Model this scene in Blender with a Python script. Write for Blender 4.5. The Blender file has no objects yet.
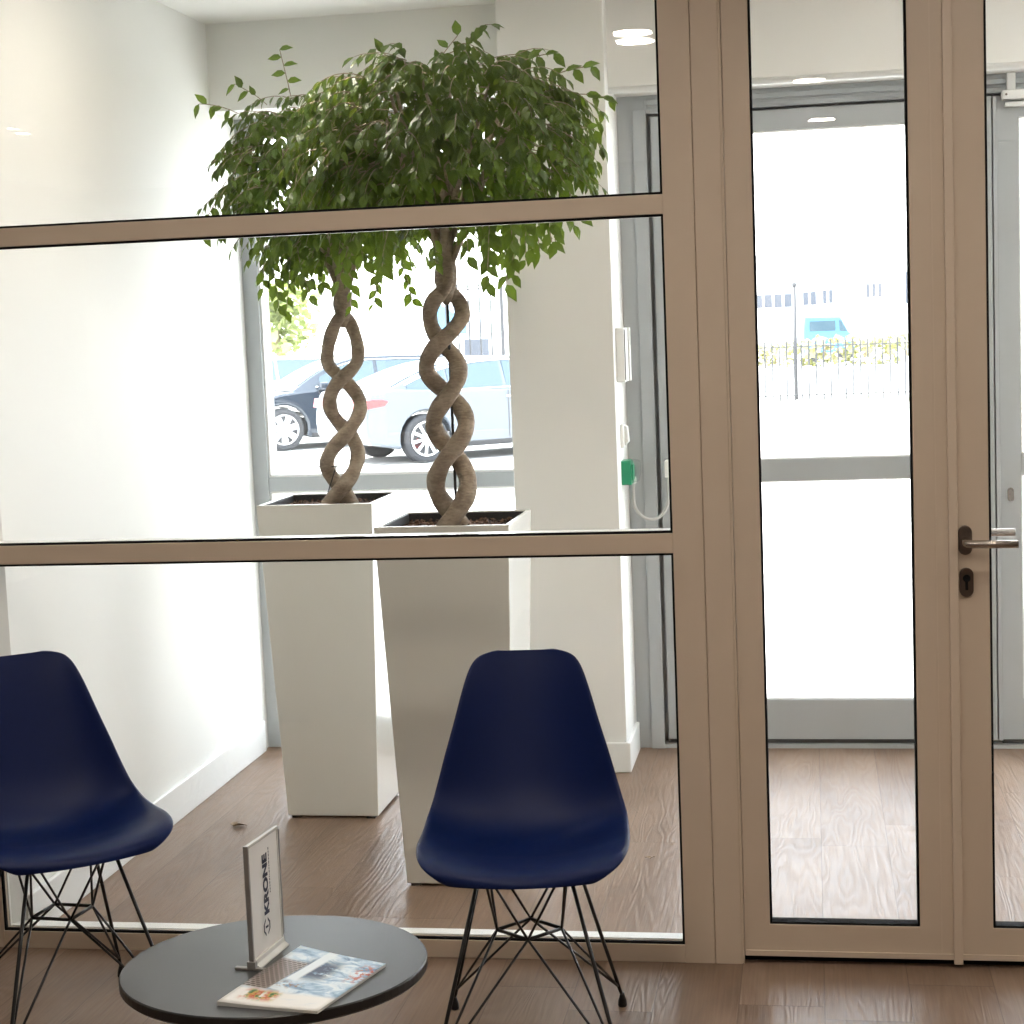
import bpy, bmesh, math, random
from mathutils import Vector, Matrix

random.seed(7)
scene = bpy.context.scene
COL = scene.collection
PI = math.pi

# ------------------------------------------------------------------ helpers
def tag(o, label=None, cat=None, group=None, kind=None):
    if label: o['label'] = label
    if cat: o['category'] = cat
    if group: o['group'] = group
    if kind: o['kind'] = kind
    return o

def empty(name, loc=(0, 0, 0), rz=0.0, label=None, cat=None, group=None, kind=None):
    o = bpy.data.objects.new(name, None)
    o.empty_display_size = 0.1
    COL.objects.link(o)
    o.location = loc
    o.rotation_euler = (0, 0, rz)
    return tag(o, label, cat, group, kind)

class MB:
    """collects shapes into one mesh"""
    def __init__(self):
        self.v = []; self.f = []; self.m = []; self.uv = {}
    def add(self, vs, fs, mi=0):
        n = len(self.v)
        self.v += [tuple(p) for p in vs]
        for f in fs:
            self.f.append(tuple(i + n for i in f)); self.m.append(mi)
        return self
    def box(self, x0, x1, y0, y1, z0, z1, mi=0):
        if x0 > x1: x0, x1 = x1, x0
        if y0 > y1: y0, y1 = y1, y0
        if z0 > z1: z0, z1 = z1, z0
        return self.add([(x0, y0, z0), (x1, y0, z0), (x1, y1, z0), (x0, y1, z0), (x0, y0, z1), (x1, y0, z1), (x1, y1, z1), (x0, y1, z1)],
                        [(0, 3, 2, 1), (4, 5, 6, 7), (0, 1, 5, 4), (1, 2, 6, 5), (2, 3, 7, 6), (3, 0, 4, 7)], mi)
    def frame(self, x0, x1, z0, z1, y0, y1, wl, wr, wb, wt):
        """rectangular frame in the XZ plane with mitred corners"""
        o = [(x0, z0), (x1, z0), (x1, z1), (x0, z1)]
        i = [(x0 + wl, z0 + wb), (x1 - wr, z0 + wb), (x1 - wr, z1 - wt), (x0 + wl, z1 - wt)]
        vs = [(a, y0, b) for a, b in o] + [(a, y0, b) for a, b in i] + [(a, y1, b) for a, b in o] + [(a, y1, b) for a, b in i]
        fs = []
        for k in range(4):
            j = (k + 1) % 4
            fs += [(k, j, 4 + j, 4 + k), (8 + j, 8 + k, 12 + k, 12 + j), (j, k, 8 + k, 8 + j), (4 + k, 4 + j, 12 + j, 12 + k)]
        return self.add(vs, fs)
    def tube(self, pts, r, n=8, mi=0, caps=True, shape=None):
        pts = [Vector(p) for p in pts]
        m = len(pts)
        rs = r if isinstance(r, (list, tuple)) else [r] * m
        tang = []
        for k in range(m):
            a = pts[max(0, k - 1)]; b = pts[min(m - 1, k + 1)]
            t = (b - a)
            tang.append(t.normalized() if t.length > 1e-9 else Vector((0, 0, 1)))
        ref = Vector((0, 0, 1)) if abs(tang[0].z) < .9 else Vector((1, 0, 0))
        nrm = (ref - tang[0] * ref.dot(tang[0])).normalized()
        vs = []
        for k in range(m):
            nrm = nrm - tang[k] * nrm.dot(tang[k])
            if nrm.length < 1e-6: nrm = tang[k].orthogonal()
            nrm.normalize()
            bi = tang[k].cross(nrm)
            for j in range(n):
                a = 2 * PI * j / n
                rr = rs[k] * (shape(k, j) if shape else 1.0)
                vs.append(pts[k] + nrm * (math.cos(a) * rr) + bi * (math.sin(a) * rr))
        fs = []
        for k in range(m - 1):
            for j in range(n):
                j2 = (j + 1) % n
                fs.append((k * n + j, k * n + j2, (k + 1) * n + j2, (k + 1) * n + j))
        if caps:
            fs.append(tuple(range(n - 1, -1, -1)))
            fs.append(tuple((m - 1) * n + j for j in range(n)))
        return self.add(vs, fs, mi)
    def lathe(self, prof, n=32, c=(0, 0, 0), sx=1.0, sy=1.0, ang=0.0, mi=0, axis='z'):
        """prof: list of (r, h)"""
        vs = []; m = len(prof)
        ca, sa = math.cos(ang), math.sin(ang)
        for (r, h) in prof:
            for j in range(n):
                a = 2 * PI * j / n
                x, y = r * math.cos(a) * sx, r * math.sin(a) * sy
                x, y = x * ca - y * sa, x * sa + y * ca
                if axis == 'z': p = (c[0] + x, c[1] + y, c[2] + h)
                elif axis == 'y': p = (c[0] + x, c[1] + h, c[2] - y)
                else: p = (c[0] + h, c[1] + x, c[2] + y)
                vs.append(p)
        fs = []
        for k in range(m - 1):
            for j in range(n):
                j2 = (j + 1) % n
                fs.append((k * n + j, k * n + j2, (k + 1) * n + j2, (k + 1) * n + j))
        fs.append(tuple(range(n - 1, -1, -1)))
        fs.append(tuple((m - 1) * n + j for j in range(n)))
        return self.add(vs, fs, mi)
    def prism(self, outline, y0, y1, axis='y', mi=0):
        """outline in (x,z) extruded along y (axis 'y'), or (x,y) along z (axis 'z'), or (y,z) along x"""
        n = len(outline)
        if axis == 'y': vs = [(a, y0, b) for a, b in outline] + [(a, y1, b) for a, b in outline]
        elif axis == 'z': vs = [(a, b, y0) for a, b in outline] + [(a, b, y1) for a, b in outline]
        else: vs = [(y0, a, b) for a, b in outline] + [(y1, a, b) for a, b in outline]
        fs = [tuple(range(n - 1, -1, -1)), tuple(range(n, 2 * n))]
        for k in range(n):
            j = (k + 1) % n
            fs.append((k, j, n + j, n + k))
        return self.add(vs, fs, mi)
    def build(self, name, mats, parent=None, smooth=False, bevel=0.0, seg=2, ang=40, subsurf=0, solid=0.0, loc=None, rz=0.0):
        me = bpy.data.meshes.new(name)
        me.from_pydata(self.v, [], self.f)
        if not isinstance(mats, (list, tuple)): mats = [mats]
        for m in mats: me.materials.append(m)
        for p, mi in zip(me.polygons, self.m):
            p.material_index = mi
            p.use_smooth = smooth
        bm = bmesh.new(); bm.from_mesh(me)
        bmesh.ops.recalc_face_normals(bm, faces=bm.faces)
        bm.to_mesh(me); bm.free()
        me.update()
        o = bpy.data.objects.new(name, me)
        COL.objects.link(o)
        if parent: o.parent = parent
        if loc: o.location = loc
        if rz: o.rotation_euler = (0, 0, rz)
        if solid:
            s = o.modifiers.new('solid', 'SOLIDIFY'); s.thickness = solid; s.offset = 0
        if subsurf:
            s = o.modifiers.new('sub', 'SUBSURF'); s.levels = subsurf; s.render_levels = subsurf
        if bevel:
            b = o.modifiers.new('bevel', 'BEVEL'); b.width = bevel; b.segments = seg
            b.limit_method = 'ANGLE'; b.angle_limit = math.radians(ang); b.harden_normals = False
        return o

def copy_tree(o, parent=None):
    c = o.copy(); COL.objects.link(c)
    if parent is not None: c.parent = parent
    for ch in list(o.children): copy_tree(ch, c)
    return c

# ------------------------------------------------------------------ materials
class NT:
    def __init__(self, name):
        self.m = bpy.data.materials.new(name); self.m.use_nodes = True
        self.t = self.m.node_tree; self.t.nodes.clear()
        self.out = self.n('ShaderNodeOutputMaterial')
    def n(self, ty, **kw):
        nd = self.t.nodes.new(ty)
        for k, v in kw.items(): setattr(nd, k, v)
        return nd
    def l(self, a, b): self.t.links.new(a, b)
    def setv(self, sock, v):
        if hasattr(v, 'is_output'): self.l(v, sock)
        else: sock.default_value = v
    def math(self, op, a, b=0.0, c=None, clamp=False):
        nd = self.n('ShaderNodeMath', operation=op, use_clamp=clamp)
        self.setv(nd.inputs[0], a); self.setv(nd.inputs[1], b)
        if c is not None: self.setv(nd.inputs[2], c)
        return nd.outputs[0]
    def mix(self, f, a, b, blend='MIX'):
        nd = self.n('ShaderNodeMix', data_type='RGBA', blend_type=blend)
        self.setv(nd.inputs[0], f)
        for s, v in ((nd.inputs[6], a), (nd.inputs[7], b)):
            if hasattr(v, 'is_output'): self.l(v, s)
            else: s.default_value = (*v[:3], 1)
        return nd.outputs[2]
    def noise(self, vec, scale, detail=2.0, rough=.5, dist=0.0):
        nd = self.n('ShaderNodeTexNoise')
        if vec is not None: self.l(vec, nd.inputs['Vector'])
        nd.inputs['Scale'].default_value = scale; nd.inputs['Detail'].default_value = detail
        nd.inputs['Roughness'].default_value = rough; nd.inputs['Distortion'].default_value = dist
        return nd.outputs['Fac']
    def ramp(self, fac, stops):
        nd = self.n('ShaderNodeValToRGB')
        self.l(fac, nd.inputs[0])
        el = nd.color_ramp.elements
        while len(el) < len(stops): el.new(.5)
        for e, (p, c) in zip(el, stops):
            e.position = p; e.color = (*c[:3], 1)
        return nd.outputs['Color']
    def coord(self, which='Object'):
        return self.n('ShaderNodeTexCoord').outputs[which]
    def mapping(self, vec, scale=(1, 1, 1), loc=(0, 0, 0), rot=(0, 0, 0)):
        nd = self.n('ShaderNodeMapping')
        self.l(vec, nd.inputs['Vector'])
        nd.inputs['Scale'].default_value = scale; nd.inputs['Location'].default_value = loc; nd.inputs['Rotation'].default_value = rot
        return nd.outputs[0]
    def bump(self, h, strength=.2, dist=.01):
        nd = self.n('ShaderNodeBump')
        self.l(h, nd.inputs['Height'])
        nd.inputs['Strength'].default_value = strength; nd.inputs['Distance'].default_value = dist
        return nd.outputs[0]
    def bsdf(self, col, rough=.5, metal=0.0, normal=None, spec=.5, coat=0.0, emis=None, estr=0.0):
        nd = self.n('ShaderNodeBsdfPrincipled')
        if hasattr(col, 'is_output'): self.l(col, nd.inputs['Base Color'])
        else: nd.inputs['Base Color'].default_value = (*col[:3], 1)
        self.setv(nd.inputs['Roughness'], rough)
        nd.inputs['Metallic'].default_value = metal
        nd.inputs['Specular IOR Level'].default_value = spec
        nd.inputs['Coat Weight'].default_value = coat
        if normal is not None: self.l(normal, nd.inputs['Normal'])
        if emis:
            nd.inputs['Emission Color'].default_value = (*emis, 1); nd.inputs['Emission Strength'].default_value = estr
        self.l(nd.outputs[0], self.out.inputs['Surface'])
        return nd

def lin(r, g, b):
    def f(c):
        c /= 255.0
        return c / 12.92 if c <= .04045 else ((c + .055) / 1.055) ** 2.4
    return (f(r), f(g), f(b))

def pm(name, col, rough=.5, metal=0.0, var=.06, scale=30.0, bump=0.0, bscale=None, spec=.5, coat=0.0, stretch=(1, 1, 1)):
    k = NT(name)
    v = k.mapping(k.coord(), scale=stretch)
    n = k.noise(v, scale, 3)
    a = tuple(c * (1 - var) for c in col); b = tuple(min(1, c * (1 + var)) for c in col)
    c = k.mix(n, a, b)
    nor = None
    if bump:
        nor = k.bump(k.noise(v, bscale or scale * 4, 3), bump, .004)
    r = k.math('MULTIPLY_ADD', n, .06, rough - .03)
    k.bsdf(c, r, metal, nor, spec, coat)
    return k.m

def glass_mat(name, tint=(.978, .982, .978)):
    k = NT(name)
    geo = k.n('ShaderNodeNewGeometry')
    ior = k.math('MULTIPLY_ADD', geo.outputs['Backfacing'], (1 / 1.5 - 1.5), 1.5)
    fr = k.n('ShaderNodeFresnel'); k.l(ior, fr.inputs['IOR'])
    tr = k.n('ShaderNodeBsdfTransparent'); 
    nz = k.noise(k.coord(), 1.3, 2)
    k.l(k.mix(nz, tint, tuple(min(1, c * 1.01) for c in tint)), tr.inputs['Color'])
    gl = k.n('ShaderNodeBsdfGlossy'); gl.inputs['Roughness'].default_value = 0.0
    mx = k.n('ShaderNodeMixShader')
    k.l(fr.outputs[0], mx.inputs[0]); k.l(tr.outputs[0], mx.inputs[1]); k.l(gl.outputs[0], mx.inputs[2])
    k.l(mx.outputs[0], k.out.inputs['Surface'])
    return k.m

def emit_mat(name, col, strength):
    k = NT(name)
    k.bsdf((.8, .8, .8), .5, emis=col, estr=strength)
    return k.m

M = {}
M['wall'] = pm('wall_paint', (.80, .80, .775), .62, var=.012, scale=6, bump=.03, bscale=260)
M['ceiling'] = pm('ceiling_paint', (.82, .81, .785), .8, var=.01, scale=5)
M['baseboard'] = pm('baseboard_paint', (.80, .81, .80), .4, var=.015, scale=8)
M['taupe'] = pm('taupe_powder_coat', (.62, .515, .41), .42, var=.025, scale=14, bump=.04, bscale=900)
M['taupe_edge'] = pm('taupe_cover_strip', (.65, .545, .44), .40, var=.02, scale=14)
M['gasket'] = pm('black_rubber', (.010, .010, .011), .9, var=.2, scale=40, spec=.08)
M['grey_alu'] = pm('grey_powder_coat', (.41, .435, .45), .38, var=.03, scale=12)
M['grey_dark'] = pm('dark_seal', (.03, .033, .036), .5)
M['steel'] = pm('brushed_steel', (.42, .38, .35), .26, metal=1.0, var=.08, scale=60, stretch=(1, 1, 12))
M['steel_plate'] = pm('bronzed_steel', (.16, .125, .105), .38, metal=1.0, var=.08, scale=60)
M['glass'] = glass_mat('clear_glass')
M['navy'] = pm('navy_plastic', (.0015, .0098, .068), .43, var=.05, scale=60, bump=.03, bscale=700, spec=.22)
M['black_wire'] = pm('black_coated_wire', (.009, .009, .010), .38, var=.15, scale=50)
M['table_top'] = pm('dark_grey_laminate', (.052, .054, .058), .36, var=.05, scale=200, bump=.04, bscale=1500, spec=.6)
M['table_edge'] = pm('black_table_edge', (.012, .012, .013), .35, var=.1, scale=60)
M['planter'] = pm('white_planter_gloss', (.70, .69, .64), .16, var=.012, scale=5, coat=.35)
M['planter_in'] = pm('black_liner', (.016, .016, .018), .5)
M['white_plastic'] = pm('white_plastic', (.80, .80, .78), .35, var=.02, scale=20)
M['grey_plastic'] = pm('grey_plastic', (.50, .50, .48), .45, var=.03, scale=20)
M['green'] = pm('green_plastic', (.012, .27, .13), .35, var=.04, scale=20)
M['clear_cover'] = glass_mat('clear_plastic', (.9, .95, .93))
M['paper'] = pm('sign_paper', (.76, .735, .70), .55, var=.01, scale=20)
M['acrylic'] = pm('frosted_acrylic', (.68, .67, .64), .2, var=.02, scale=20, coat=.5)
M['ink'] = pm('navy_ink', (.008, .010, .035), .5, var=.1)
M['frame_grey'] = pm('sign_frame_metal', (.30, .29, .28), .35, metal=.4, var=.05)
M['pages'] = pm('magazine_paper', (.62, .62, .60), .5, var=.12, scale=90, stretch=(1, 1, 30))
M['dry_leaf'] = pm('dry_leaf', (.26, .17, .09), .7, var=.25, scale=60)
M['dry_leaf_yellow'] = pm('yellow_dry_leaf', (.45, .33, .08), .7, var=.2, scale=60)
M['lamp'] = emit_mat('lamp_diffuser', (1.0, .90, .77), 52.0)
M['lamp_ring'] = pm('lamp_ring', (.75, .75, .73), .4)

def make_floor_mat():
    k = NT('oak_laminate')
    co = k.coord('Object')
    sep = k.n('ShaderNodeSeparateXYZ'); k.l(co, sep.inputs[0])
    x, y = sep.outputs[0], sep.outputs[1]
    W, L = .192, 1.29
    xs = k.math('DIVIDE', x, W); row = k.math('FLOOR', xs)
    wn = k.n('ShaderNodeTexWhiteNoise', noise_dimensions='1D'); k.l(row, wn.inputs['W'])
    ys = k.math('ADD', k.math('DIVIDE', y, L), k.math('MULTIPLY', wn.outputs['Value'], 7.3))
    colm = k.math('FLOOR', ys)
    cid = k.n('ShaderNodeCombineXYZ'); k.l(row, cid.inputs[0]); k.l(colm, cid.inputs[1])
    wn2 = k.n('ShaderNodeTexWhiteNoise', noise_dimensions='3D'); k.l(cid.outputs[0], wn2.inputs['Vector'])
    rnd = wn2.outputs['Value']
    # grain, offset per plank
    off = k.n('ShaderNodeVectorMath', operation='MULTIPLY_ADD')
    k.l(wn2.outputs['Color'], off.inputs[0]); off.inputs[1].default_value = (31, 17, 9); k.l(co, off.inputs[2])
    g = k.mapping(off.outputs[0], scale=(1.0, .11, 1.0))
    big = k.noise(g, 5.2, 3, .55, .35)
    rings = k.math('SINE', k.math('MULTIPLY', big, 150.0))
    rings01 = k.math('MULTIPLY_ADD', rings, .5, .5)
    fine = k.noise(k.mapping(off.outputs[0], scale=(1.0, .03, 1.0)), 170, 3, .6)
    cloud = k.noise(k.mapping(off.outputs[0], scale=(1.0, .45, 1.0)), 5.0, 3, .6)
    tone = k.math('ADD', k.math('MULTIPLY', rnd, .16), k.math('ADD', k.math('MULTIPLY', fine, .38), k.math('ADD', k.math('MULTIPLY', cloud, .60), k.math('MULTIPLY', rings01, .085))))
    c = k.ramp(tone, [(.30, (.125, .078, .053)), (.62, (.215, .145, .103)), (.95, (.305, .220, .165))])
    # seams
    fx = k.math('FRACT', xs); fy = k.math('FRACT', ys)
    ex = k.math('LESS_THAN', k.math('MINIMUM', fx, k.math('SUBTRACT', 1.0, fx)), .006)
    ey = k.math('LESS_THAN', k.math('MINIMUM', fy, k.math('SUBTRACT', 1.0, fy)), .0011)
    seam = k.math('MAXIMUM', ex, ey)
    c = k.mix(k.math('MULTIPLY', seam, .40), c, (.05, .03, .02))
    h = k.math('SUBTRACT', k.math('ADD', k.math('MULTIPLY', rings01, .55), k.math('MULTIPLY', fine, .8)), seam)
    nor = k.bump(h, .38, .0022)
    r = k.math('ADD', k.math('MULTIPLY_ADD', fine, .10, .28), k.math('MULTIPLY', rings01, .10))
    k.bsdf(c, r, normal=nor, spec=.17)
    return k.m
M['floor'] = make_floor_mat()

def make_bark():
    k = NT('ficus_bark')
    co = k.coord('Object')
    n1 = k.noise(co, 22, 4, .6)
    n2 = k.noise(k.mapping(co, scale=(1, 1, 3.2)), 60, 3, .6)
    c = k.ramp(k.math('ADD', k.math('MULTIPLY', n1, .7), k.math('MULTIPLY', n2, .4)),
               [(.30, (.12, .088, .062)), (.52, (.27, .21, .155)), (.78, (.45, .375, .29))])
    k.bsdf(c, .75, normal=k.bump(k.math('ADD', n2, n1), .5, .006), spec=.3)
    return k.m
M['bark'] = make_bark()

def make_leaf(name, c0, c1):
    k = NT(name)
    geo = k.n('ShaderNodeNewGeometry')
    rnd = geo.outputs['Random Per Island']
    n = k.noise(k.coord(), 40, 2)
    c = k.mix(k.math('ADD', k.math('MULTIPLY', rnd, .8), k.math('MULTIPLY', n, .25), clamp=True), c0, c1)
    p = k.bsdf(c, .38, spec=.45)
    tl = k.n('ShaderNodeBsdfTranslucent')
    k.l(k.mix(.5, c, (.34, .48, .03)), tl.inputs['Color'])
    mx = k.n('ShaderNodeMixShader'); mx.inputs[0].default_value = .36
    k.l(p.outputs[0], mx.inputs[1]); k.l(tl.outputs[0], mx.inputs[2]); k.l(mx.outputs[0], k.out.inputs['Surface'])
    return k.m
M['leaf'] = make_leaf('ficus_leaf', (.022, .055, .008), (.072, .125, .018))

def make_soil():
    k = NT('bark_chips')
    v = k.n('ShaderNodeTexVoronoi'); v.inputs['Scale'].default_value = 55
    k.l(k.coord(), v.inputs['Vector'])
    sepc = k.n('ShaderNodeSeparateColor'); k.l(v.outputs['Color'], sepc.inputs[0])
    c = k.ramp(sepc.outputs[0], [(.0, (.035, .018, .010)), (.5, (.13, .062, .034)), (1., (.25, .14, .085))])
    k.bsdf(c, .85, normal=k.bump(v.outputs['Distance'], .8, .02))
    return k.m
M['soil'] = make_soil()

def make_cover():
    k = NT('magazine_cover')
    uv = k.coord('UV')
    sep = k.n('ShaderNodeSeparateXYZ'); k.l(uv, sep.inputs[0])
    u, v = sep.outputs[0], sep.outputs[1]
    def sm(x, a, b):
        nd = k.n('ShaderNodeMapRange', interpolation_type='SMOOTHSTEP')
        k.l(x, nd.inputs[0]); nd.inputs[1].default_value = a; nd.inputs[2].default_value = b
        return nd.outputs[0]
    def box(a0, a1, b0, b1, s=.03):
        return k.math('MULTIPLY', k.math('MULTIPLY', sm(u, a0, a0 + s), sm(u, a1, a1 - s)), k.math('MULTIPLY', sm(v, b0, b0 + s), sm(v, b1, b1 - s)))
    n1 = k.noise(k.mapping(uv, scale=(3.0, 7, 1)), 1.4, 4, .6, 1.2)
    c = k.ramp(n1, [(.30, (.10, .20, .36)), (.45, (.34, .50, .66)), (.58, (.66, .76, .84)), (.75, (.80, .84, .86))])
    n2 = k.noise(k.mapping(uv, scale=(4, 9, 1)), 2.0, 4, .65)
    dark = k.math('MULTIPLY', box(.22, .72, .45, .92, .16), sm(n2, .35, .46))
    c = k.mix(dark, c, (.02, .04, .10))
    # white sky band slanting down the left of the picture
    band = k.math('SUBTRACT', u, k.math('MULTIPLY', v, .10))
    nd = k.math('MULTIPLY', k.math('MULTIPLY', sm(band, .24, .26), sm(band, .38, .34)), sm(v, .42, .5))
    c = k.mix(nd, c, (.74, .82, .88))
    # brown latticed building by the spine
    br = k.n('ShaderNodeTexBrick'); br.inputs['Scale'].default_value = 9; br.inputs['Mortar Size'].default_value = .05
    k.l(uv, br.inputs['Vector'])
    br.inputs['Color1'].default_value = (.035, .020, .016, 1); br.inputs['Color2'].default_value = (.075, .045, .035, 1); br.inputs['Mortar'].default_value = (.36, .31, .29, 1)
    lat = k.math('MULTIPLY', sm(band, .25, .22), k.math('MULTIPLY', sm(v, .26, .29), sm(v, .80, .74)))
    c = k.mix(lat, c, br.outputs['Color'])
    # red and pink along the right edge
    n3 = k.noise(uv, 22, 3)
    c = k.mix(k.math('MULTIPLY', box(.78, 1.1, .52, .96, .12), sm(n3, .48, .56)), c, (.50, .16, .13))
    c = k.mix(k.math('MULTIPLY', box(.25, .60, .30, .48, .1), sm(n3, .5, .58)), c, (.25, .13, .08))
    # white strip along the bottom with a colourful corner
    wht = sm(v, .30, .22)
    c = k.mix(wht, c, (.80, .80, .79))
    n4 = k.noise(k.mapping(uv, scale=(1, 1.2, 1)), 14, 2)
    bits = k.ramp(n4, [(.36, (.05, .16, .04)), (.46, (.62, .45, .12)), (.54, (.55, .06, .03)), (.66, (.70, .42, .26))])
    c = k.mix(k.math('MULTIPLY', box(.08, .50, .05, .30, .09), sm(k.noise(uv, 9, 3), .36, .50)), c, bits)
    c = k.mix(k.math('MULTIPLY', box(.45, .95, .04, .20, .1), sm(n1, .5, .7)), c, (.50, .60, .74))
    k.bsdf(c, .34, spec=.3)
    return k.m
M['cover'] = make_cover()

M['concrete'] = pm('pale_concrete', (.52, .51, .49), .8, var=.06, scale=3)
M['gravel'] = pm('gravel_strip', (.42, .41, .39), .9, var=.5, scale=45)
M['grass'] = pm('dry_grass', (.34, .36, .17), .9, var=.3, scale=8)
M['silver_paint'] = pm('silver_car_paint', (.095, .112, .135), .25, metal=.2, var=.02, scale=3, coat=.8)
M['black_paint'] = pm('dark_blue_car_paint', (.022, .032, .048), .2, metal=.3, var=.02, scale=3, coat=.8)
M['white_paint'] = pm('pale_car_paint', (.30, .33, .36), .25, metal=.2, var=.02, scale=3, coat=.8)
M['blue_paint'] = pm('blue_van_paint', (.06, .20, .36), .3, var=.03, scale=3, coat=.5)
M['car_glass'] = pm('tinted_car_glass', (.05, .085, .11), .06, var=.1, scale=2, spec=.8)
M['tyre'] = pm('tyre_rubber', (.035, .036, .04), .75, var=.1, scale=30)
M['alloy'] = pm('alloy_wheel', (.66, .67, .68), .3, metal=.7, var=.04, scale=20)
M['brake_red'] = pm('red_caliper', (.45, .02, .02), .4)
M['tail_red'] = pm('red_tail_lamp', (.42, .015, .02), .15, var=.1, scale=20, coat=.8)
M['chrome'] = pm('chrome_trim', (.75, .76, .77), .12, metal=1.0)
M['car_black'] = pm('black_trim', (.02, .02, .022), .5)
M['fence'] = pm('dark_fence_metal', (.05, .051, .055), .6, metal=0, var=.06)
M['render_wall'] = pm('white_render', (.72, .72, .70), .8, var=.03, scale=2)
M['far_glass'] = pm('far_window_glass', (.06, .07, .09), .2, var=.1)
M['hedge'] = make_leaf('hedge_leaf', (.25, .23, .14), (.42, .37, .24))
M['far_tree'] = make_leaf('far_tree_leaf', (.20, .24, .10), (.34, .36, .18))
M['ext_wall'] = pm('outer_cladding', (.5, .5, .5), .7)

# ------------------------------------------------------------------ the room
S = 'structure'
def struct(mb, name, mat, **kw):
    o = mb.build(name, mat, **kw); o['kind'] = S; return o

XL = -2.06           # inner face of the left wall
YW = 2.143           # face of the outer facade frames
ZC = 2.64            # ceiling
NX0, NX1, NY0 = -5.2, 3.6, -8.0   # extents of the waiting room
VX1 = 4.2            # right wall of the lobby

struct(MB().box(NX0 - .1, VX1 + .1, NY0 - .1, 2.20, -.12, 0), 'floor', M['floor'])
struct(MB().box(NX0 - .2, VX1 + .2, NY0 - .2, 2.40, ZC, ZC + .2), 'ceiling', M['ceiling'])
struct(MB().prism([(XL - .2, .07), (-2.093, .07), (-2.0925, .038), (XL, .082), (XL, 2.35), (XL - .2, 2.35)], 0, ZC, 'z'), 'wall_left', M['wall'])
struct(MB().box(NX0 - .15, XL - .115, -.02, .07, 0, ZC).box(XL - .2, XL - .115, -.02, .07, 0, ZC), 'wall_beside_partition', M['wall'])
struct(MB().box(1.42, VX1 + .15, .0, .10, 0, ZC), 'wall_beside_doors', M['wall'])
struct(MB().box(VX1, VX1 + .15, .10, 2.35, 0, ZC), 'wall_right', M['wall'])
M['wall_grey'] = pm('greige_paint', (.38, .36, .33), .7, var=.02, scale=6)
struct(MB().box(NX0 - .15, NX0, NY0, -.02, 0, ZC), 'wall_near_left', M['wall_grey'])
struct(MB().box(NX1, NX1 + .15, NY0, .0, 0, ZC), 'wall_near_right', M['wall_grey'])
struct(MB().box(NX0 - .15, NX1 + .15, NY0 - .15, NY0, 0, ZC), 'wall_back', M['wall_grey'])
# pillar between window and doors, walls above them
PX0, PX1, PY0 = -1.015, -.655, 1.80
struct(MB().box(PX0, PX1, PY0, 2.30, 0, ZC), 'wall_pillar', M['wall'], bevel=.003)
struct(MB().box(XL, PX0, 1.89, 2.35, 2.34, ZC), 'wall_above_window', M['wall'])
struct(MB().box(PX1, VX1, 1.89, 2.35, 2.335, ZC), 'wall_above_doors', M['wall'])
lip = MB()
lip.tube([(PX1, 1.897, 2.328), (VX1, 1.897, 2.328)], .0125, 10)
struct(lip, 'trim_1', M['baseboard'], smooth=True)
w3 = empty('added_window', (0, 0, 0), kind=S)  # unseen window added to let more daylight into the lobby
MB().frame(1.75, VX1, 0, 2.34, YW, YW + .07, .069, .069, .09, .06).build('frame', M['grey_alu'], w3, bevel=.002)
MB().box(1.80, VX1 - .05, YW + .022, YW + .046, .085, 2.285).build('pane', M['glass'], w3)
# skirting
def skirt(mb, name): return struct(mb, name, M['baseboard'], bevel=.004)
skirt(MB().box(XL, XL + .014, .07, 2.085, 0, .118), 'baseboard_left')
skirt(MB().box(PX0 - .014, PX1 + .014, PY0 - .014, PY0, 0, .105).box(PX1, PX1 + .014, PY0, 2.11, 0, .105).box(PX0 - .014, PX0, PY0, 2.11, 0, .105), 'baseboard_pillar')
skirt(MB().box(VX1 - .014, VX1, .1, 2.0, 0, .105), 'baseboard_right')

# ------------------------------------------------------------------ glazed partition (window_2) and inner doors
FD = .07
part = empty('window_2', (0, 0, 0), kind=S)
b = MB()
b.box(XL - .115, -2.093, 0, FD, 0, ZC)
b.build('side_stile', M['taupe'], part, bevel=.0015)
for z0, z1 in ((1.795, 1.8404), (1.0019, 1.0493)):
    MB().box(-2.093, -.3302, 0, FD, z0, z1).build('rail', M['taupe'], part, bevel=.0015)
MB().box(-2.093, -.3302, 0, FD, 0, .0445).build('bottom_rail', M['taupe'], part, bevel=.0015)
MB().box(-2.093, -.3302, 0, FD, 2.59, ZC).build('top_rail', M['taupe'], part, bevel=.0015)
for z0, z1 in ((.0445, 1.0019), (1.0493, 1.795), (1.8404, 2.59)):
    g = MB(); g.frame(-2.093, -.3302, z0, z1, .004, .013, .0055, .0055, .0055, .0055)
    g.build('gasket', M['gasket'], part)
    MB().frame(-2.093, -.3302, z0, z1, .0325, FD + .001, .003, .003, .004, .003).build('glazing_bead', M['white_plastic'], part)
    MB().box(-2.088, -.335, .010, .032, z0 + .004, z1 - .004).build('pane', M['glass'], part)
post = MB()
post.box(-.3302, -.2585, -.001, FD + .02, 0, ZC).box(-.2565, -.1935, -.001, FD + .02, 0, ZC).box(-.2585, -.2565, .003, FD, 0, ZC)
struct(post, 'trim_2', M['taupe'], bevel=.0015)
# fillet strip at the door side of the post
struct(MB().box(-.1935, -.188, .004, FD, 0, ZC), 'trim_3', M['taupe_edge'])

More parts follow.
